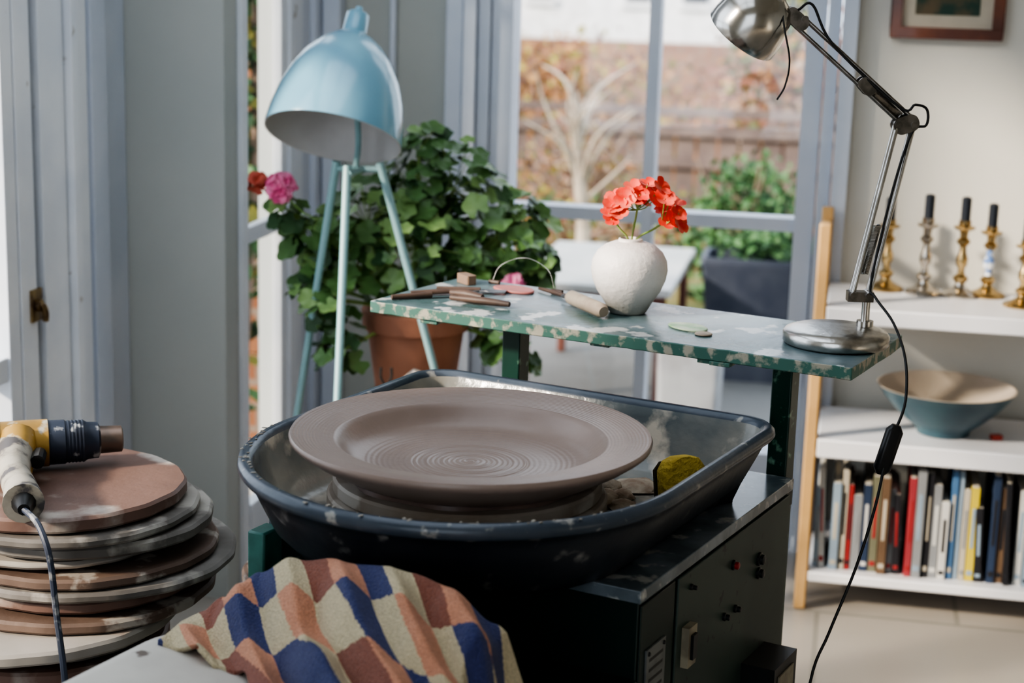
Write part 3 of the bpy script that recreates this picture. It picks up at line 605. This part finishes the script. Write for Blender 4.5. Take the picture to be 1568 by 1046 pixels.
b=B(); b.tube([Vector((.017,-.252,.022)),hg(-.60,2.075,.655),hg(-.583,2.055,.632),hg(-.576,2.05,.60),hg(-.57,2.045,.5426),hg(-.553,2.015,.453),hg(-.55,2.01,.3),hg(-.53,2.01,.1),hg(-.50,2.02,.01)],.0042,mat('grey_cable',(.05,.06,.09),(.3,.3,.3),scale=50,rough=.5,lo=.55,hi=.65),seg=8,n=6).done('cord',parent=HG)
BS2=grp('stack_of_wooden_bats',OW(-.315,2.66,0),11)
b=B(); z=0; random.seed(4)
while z<.42:
    r=random.uniform(.095,.115); t=random.choice([.02,.025,.035]); b.lathe([(0,z),(r-.003,z),(r,z+.004),(r,z+t-.004),(r-.003,z+t),(0,z+t)],random.choice([BM[0],BM[2],BM[3]]),40,M=T(random.uniform(-.01,.01),random.uniform(-.01,.01),0)); z+=t+.001
b.done('bats',parent=BS2)
# ---------------------------------------------------------------- bookshelf
LADW=mat('pine_ladder_frame',(.66,.42,.19),(.56,.35,.15),scale=6,rough=.5)
WHT=mat('white_shelf_paint',(.78,.78,.80),(.74,.74,.77),scale=4,rough=.4)
BK=grp('ladder_bookshelf',(0,0,0))
b=B()
for x0,x1 in ((-.052,-.026),(.85,.876)):
    b.box(x0,x1,3.605,3.635,0,.855,LADW).box(x0,x1,3.87,3.895,0,.855,LADW).box(x0+.003,x1-.003,3.635,3.87,.80,.83,LADW).box(x0+.003,x1-.003,3.635,3.87,.06,.085,LADW)
b.done('frame',parent=BK,bevel=.004)
b=B()
for z0,z1 in ((.655,.68),(.362,.39),(.068,.09)): b.box(-.025,.85,3.60,3.905,z0,z1,WHT)
b.box(-.025,.85,3.599,3.612,.35,.391,WHT).box(-.025,.85,3.599,3.612,.645,.681,WHT)
b.done('shelves',parent=BK,bevel=.003)
cols={'w':(.62,.61,.58),'lb':(.28,.36,.44),'r':(.34,.03,.03),'k':(.02,.02,.025),'ol':(.18,.18,.12),'g':(.26,.27,.28),'cr':(.36,.05,.06),'b':(.08,.18,.34),'y':(.60,.48,.06),'n':(.03,.05,.10),'br':(.16,.10,.06),'cream':(.50,.45,.36)}
bm={k:mat('book_'+k,v,rough=.55) for k,v in cols.items()}
PAGE=mat('book_pages',(.62,.58,.50),rough=.9)
b=B(); x=-.018; random.seed(14)
order=['lb','w','lb','cream','r','g','n','ol','br','g','k','cr','g','k','g','w','b','lb','cream','y','k','n','br','k','w','lb','b','w','k','y','n','g','br','r','cream','w','k','g','b','ol','w','n','r']
for i,cn in enumerate(order):
    wd=random.uniform(.010,.020); 
    if x+wd>.82: break
    h=random.uniform(.19,.245) if i%5 else random.uniform(.16,.19); y0=3.625+random.uniform(0,.02); dp=random.uniform(.15,.2); lean=random.choice([0,0,0,-2.5])
    M=T(x,y0,.0905)@RY(lean)
    b.box(0,wd,0,dp,0,h,bm[cn],M).box(.0015,wd-.0015,.003,dp+.001,.002,h+.001,PAGE,M)
    c2=bm[random.choice(['w','k','cream','r','lb','g'])]
    b.box(wd*.3,wd*.7,-.0006,.001,h*.35,h*.78,c2,M).box(wd*.15,wd*.85,-.0006,.001,h*.06,h*.11,c2,M)
    x+=wd+.0015+(.008 if lean else 0)
b.box(.0,.24,3.64,3.82,.3415,.346,bm['k']).box(.02,.25,3.63,3.81,.3463,.352,bm['lb']).box(.05,.2,3.66,3.8,.3523,.3575,bm['w'])
b.done('row_of_books',bevel=.0008)
BRA=mat('polished_brass',(.62,.46,.24),(.42,.30,.15),scale=20,rough=.22,metal=1)
SIL=mat('tarnished_silver',(.66,.62,.57),(.45,.40,.34),scale=30,rough=.2,metal=1)
POR=mat('blue_white_porcelain',(.75,.78,.82),(.15,.25,.50),scale=60,rough=.2,lo=.5,hi=.55)
CAND=mat('black_candle',(.02,.025,.035),rough=.4)
def stick(x,y,s,m,ch,m2=None,m3=None):
    p=[(0,0),(.033,0),(.034,.004),(.030,.009),(.020,.014),(.011,.022),(.008,.030),(.013,.036),(.014,.042),(.007,.050),(.006,.062),(.0105,.072),(.011,.085),(.007,.098),(.006,.112),(.012,.120),(.012,.126),(.007,.132),(.008,.145),(.019,.152),(.020,.156),(.011,.160),(.011,.170),(0,.170)]
    mm=[m]*(len(p)-1)
    if m2:
        for i in range(9,14): mm[i]=m2
    if m3:
        for i in range(0,6): mm[i]=m3
    g=grp('candlestick',(x,y,.6805)); B().lathe([(r*1.2,z*s) for r,z in p],mm,28).lathe([(.0105,.160*s),(.0105,.170*s+ch-.003),(.005,.170*s+ch),(0,.170*s+ch)],CAND,16).done('holder_and_candle',parent=g,ang=40)
stick(.098,3.855,.93,BRA,.05); stick(.180,3.83,1.0,SIL,.052); stick(.258,3.83,.99,BRA,.052,None,SIL); stick(.318,3.85,.92,BRA,.05,POR); stick(.385,3.75,.85,BRA,.05); stick(.50,3.80,1,SIL,.05)
BO=mat('bowl_teal_outside',(.06,.13,.155),(.05,.10,.13),scale=10,rough=.35); BI=mat('bowl_cream_inside',(.56,.48,.40),(.50,.43,.35),scale=8,rough=.4)
p=[(0,.003),(.045,.003),(.05,0),(.058,0),(.060,.012),(.085,.030),(.115,.058),(.138,.085),(.150,.104),(.1525,.106),(.149,.107),(.134,.087),(.110,.061),(.08,.035),(.045,.02),(0,.016)]
B().lathe([(r*.98,z*.98) for r,z in p],[BO]*9+[BI]*6,64).done('ceramic_bowl',loc=(.243,3.74,.3915),ang=50)
b=B(); b.rings([rrect(-.012,.012,-.010,.010,.004,z) for z in (0,.003,.007,.009)],mat('red_matchbox',(.5,.06,.04),rough=.5)); b.done('red_trinket_box',loc=(.355,3.72,.3905),rz=20)
MAH=mat('mahogany_frame',(.20,.06,.025),(.12,.035,.018),scale=12,rough=.3,coat=.4); MATB=mat('picture_mount',(.62,.55,.44),rough=.8); ART=mat('dark_painting',(.03,.07,.05),(.16,.12,.07),scale=22,rough=.6)
FP=grp('framed_picture',(.189,3.95,1.233))
b=B(); W=.121; H=.24
b.box(-W,W,-.022,-.001,0,.024,MAH).box(-W,W,-.022,-.001,H-.024,H,MAH).box(-W,-W+.024,-.022,-.001,.024,H-.024,MAH).box(W-.024,W,-.022,-.001,.024,H-.024,MAH)
b.box(-W+.02,W-.02,-.010,-.004,.02,H-.02,MATB).box(-W+.052,W-.052,-.0115,-.009,.052,H-.052,ART); b.done('frame_and_art',parent=FP,bevel=.002)
# ---------------------------------------------------------------- garden
b=B(); PAT=mat('patio_paving',(.17,.17,.165),(.13,.13,.125),scale=2,rough=.8); GR=mat('garden_grass',(.09,.11,.035),(.17,.13,.05),scale=1.5,rough=.95,c3=(.22,.18,.06),lo3=.5,hi3=.6,scale3=3)
def quadgrid(b,x0,x1,pts,m):
    vs=[];n=len(pts)
    for y,z in pts: vs+=[(x0,y,z),(x1,y,z)]
    b.add(vs,[(2*i,2*i+1,2*i+3,2*i+2) for i in range(n-1)],m)
quadgrid(b,-14,14,[(-8,-.12),(7,-.12)],PAT); quadgrid(b,-14,14,[(7,-.12),(9,-.2),(13,-.7),(26,-1.0)],GR); b.done('garden_ground')
BR=brickmat('garden_brick',(.34,.15,.07),(.25,.10,.05),(.26,.20,.15),.225,.075,.01)
B().box(-1.80,-1.15,4.9,5.05,-.12,2.4,BR).done('wall_garden_brick')
B().box(-9,8,17.5,17.7,-.9,.62,BR).done('garden_boundary_wall')
FEN=mat('weathered_fence',(.22,.165,.145),(.15,.11,.10),scale=4,rough=.9)
b=B(); x=-6
while x<4: b.box(x,x+.13,12,12.02,-.65,.30+random.uniform(-.01,.01),FEN); x+=.15
for z in (.0,.22,-.4,.36): b.box(-6,4,11.96,12,z,z+.06,FEN)
b.done('garden_fence')
HW=mat('white_render',(.85,.85,.86),rough=.7); HD=mat('house_window',(.05,.06,.07),rough=.2); RF=mat('roof_tiles',(.30,.14,.09),(.22,.1,.07),scale=6,rough=.8)
g=grp('distant_white_house',(-2.6,21,-1))
b=B(); b.box(-4,1.2,0,3,0,4.4,HW)
for x in (-3.2,-2.2,-1.4,-.2,.5): b.box(x,x+.3,-.03,0,1.95,2.35,HD).box(x-.05,x+.35,-.05,0,1.88,1.95,HW)
b.add([(-4.3,-.3,4.3),(1.5,-.3,4.3),(1.5,3.3,4.3),(-4.3,3.3,4.3),(-4,1.5,6),(1.2,1.5,6)],[(0,1,5,4),(2,3,4,5),(1,2,5),(3,0,4)],RF)
b.done('house_body',parent=g)
def shrub(name,c,R,n,ms,sz=.06,twigs=0,tm=None,base=None):
    g=grp(name,(c[0],c[1],base if base is not None else c[2]-R[2])); z0=g.location.z
    b=B()
    for k in range(n):
        d=Vector((random.gauss(0,1),random.gauss(0,1),random.gauss(0,1))).normalized()*random.uniform(.45,1.05)*(1+.12*math.sin(k))
        p=Vector((d.x*R[0],d.y*R[1],d.z*R[2]+c[2]-z0)); p.z=max(p.z,.01)
        nr=Vector((random.gauss(0,1),random.gauss(-.6,1),random.gauss(.6,1))).normalized()
        M=Matrix.Translation(p)@nr.to_track_quat('Z','Y').to_matrix().to_4x4()@RZ(random.uniform(0,360)); s=sz*random.uniform(.6,1.3)
        b.add([(-s*.5,0,0),(0,-s*.35,.1*s),(s*.5,0,0),(0,s*.35,.1*s)],[(0,1,2,3)],random.choice(ms),M)
    for k in range(twigs):
        a=random.uniform(0,6.28); q=Vector((math.cos(a)*R[0]*random.uniform(.2,1),math.sin(a)*R[1]*.7,(c[2]-z0)+R[2]*random.uniform(.2,1)))
        b.tube([(q.x*.15,q.y*.15,0),q*.5+Vector((random.uniform(-.05,.05),0,.05)),q],[.02,.012,.004],tm,seg=5,n=2)
    b.done('foliage',parent=g,ang=80,recalc=False)
TW=mat('bare_twig',(.40,.29,.22),(.28,.20,.15),rough=.9)
LO=mat('autumn_orange_leaf',(.46,.25,.09),(.36,.18,.07),rough=.8); LB_=mat('russet_leaf',(.33,.16,.11),(.24,.11,.08),rough=.8); LY=mat('yellow_green_leaf',(.40,.34,.07),(.28,.27,.07),rough=.8); LG=mat('ivy_green_leaf',(.07,.16,.055),(.11,.22,.08),rough=.6); LD=mat('deep_green_leaf',(.03,.08,.03),rough=.7)
random.seed(33)
shrub('evergreen_bush',(-.46,8,.12),(.30,.3,.42),1800,[LG,LG,LG,LD],.05,8,TW,base=-.16)
shrub('russet_shrub',(-.1,13.6,.35),(1.1,.6,.72),2600,[LB_,LB_,LO,TW],.08,60,TW,base=-.75)
shrub('autumn_hedge',(-2.6,14.5,.05),(1.7,.6,.75),2600,[LO,LO,LB_,LY],.09,60,TW,base=-.75)
shrub('conifer_tree',(-.75,16,.75),(.45,.45,1.6),1600,[LG,LD,LY],.12,20,TW,base=-.85)
shrub('garden_undergrowth',(-1.5,9.3,-.12),(1.7,.5,.28),2600,[LY,LO,LG,LB_],.05,30,TW,base=-.25)
shrub('autumn_shrub',(-1.75,11.2,-.1),(.5,.3,.50),900,[LO,LB_,TW,LY],.05,40,TW,base=-.48)
shrub('climbing_ivy',(-1.74,4.62,.9),(.10,.12,1.0),900,[LG,LG,LY,LD],.06,4,TW,base=-.12)
BARK=mat('pale_bark',(.52,.45,.37),(.36,.30,.24),scale=6,rough=.9)
g=grp('bare_garden_tree',(-1.27,8.3,-.18)); b=B(); random.seed(8)
b.tube([(0,0,0),(.0,0,.3),(-.04,0,.6),(-.07,0,.85)],[.045,.035,.028,.018],BARK,n=4)
for k in range(14):
    t=random.uniform(.35,.9); s=Vector((-.06*t,0,t)); e=s+Vector((random.uniform(-.28,.28),random.uniform(-.2,.2),random.uniform(.2,.5)))
    b.tube([s,s.lerp(e,.5)+Vector((random.uniform(-.06,.06),0,.05)),e],[.013,.009,.004],BARK,seg=6,n=3)
b.done('trunk_and_branches',parent=g)
OT=mat('outdoor_table_top',(.52,.52,.51),(.42,.44,.43),scale=4,rough=.4); OL=mat('rusty_legs',(.20,.08,.06),rough=.6)
g=grp('garden_table',(-.83,6.1,-.12)); b=B(); b.box(-.27,.27,-.45,.45,.40,.43,OT)
for x in (-.25,.22):
    for y in (-.42,.38): b.box(x,x+.03,y,y+.04,0,.40,OL)
b.box(-.25,.25,-.42,-.40,.30,.40,OL); b.done('top_and_legs',parent=g,bevel=.004)
NV_=mat('slate_planter',(.05,.06,.09),(.08,.09,.12),rough=.6); CO=mat('concrete_box',(.38,.39,.40),(.30,.30,.31),scale=6,rough=.8)
g=grp('garden_planter',(-.28,6.3,-.12)); b=B(); b.rings([rrect(-.22*q,.22*q,-.12*q,.12*q,.02,z) for q,z in ((.85,0),(1,.42),(1.04,.43),(1.04,.46),(.95,.46),(.93,.40))],NV_); b.done('trough',parent=g); 
g=grp('concrete_planter',(-.44,5.2,-.12)); b=B(); b.rings([rrect(-.10*q,.10*q,-.10*q,.10*q,.02,z) for q,z in ((.9,0),(1,.40),(.92,.40),(.9,.34))],CO); b.done('box',parent=g)
random.seed(2)
shrub('planter_greenery',(-.28,6.3,.38),(.20,.10,.06),260,[LG,LD,LG],.04,0,TW,base=.29)
# ---------------------------------------------------------------- light
Wd=bpy.data.worlds.new('World'); SC.world=Wd; Wd.use_nodes=True; bg=Wd.node_tree.nodes['Background']; bg.inputs[0].default_value=(.80,.89,1.0,1); bg.inputs[1].default_value=2.3
s=bpy.data.lights.new('sun','SUN'); s.energy=6; s.angle=rad(5); s.color=(1,.88,.73); so=bpy.data.objects.new('sun',s); SC.collection.objects.link(so)
so.rotation_euler=Vector((.72,.52,-.42)).to_track_quat('-Z','Y').to_euler(); so.location=(-4,-3,4)
# ---------------------------------------------------------------- camera
cam=bpy.data.cameras.new('camera'); co=bpy.data.objects.new('camera',cam); SC.collection.objects.link(co); SC.camera=co
cam.lens=60; cam.sensor_width=36; cam.clip_start=.05
R=Matrix.Rotation(rad(11),3,'Z')@Matrix.Rotation(rad(77.5),3,'X')@Matrix.Rotation(rad(1.7),3,'Z')
co.matrix_world=Matrix.Translation((0,0,1.37))@R.to_4x4()
cam.dof.use_dof=True; cam.dof.focus_distance=2.25; cam.dof.aperture_fstop=4.2
SC.view_settings.view_transform='AgX'; SC.view_settings.look='AgX - High Contrast'; SC.view_settings.exposure=.05
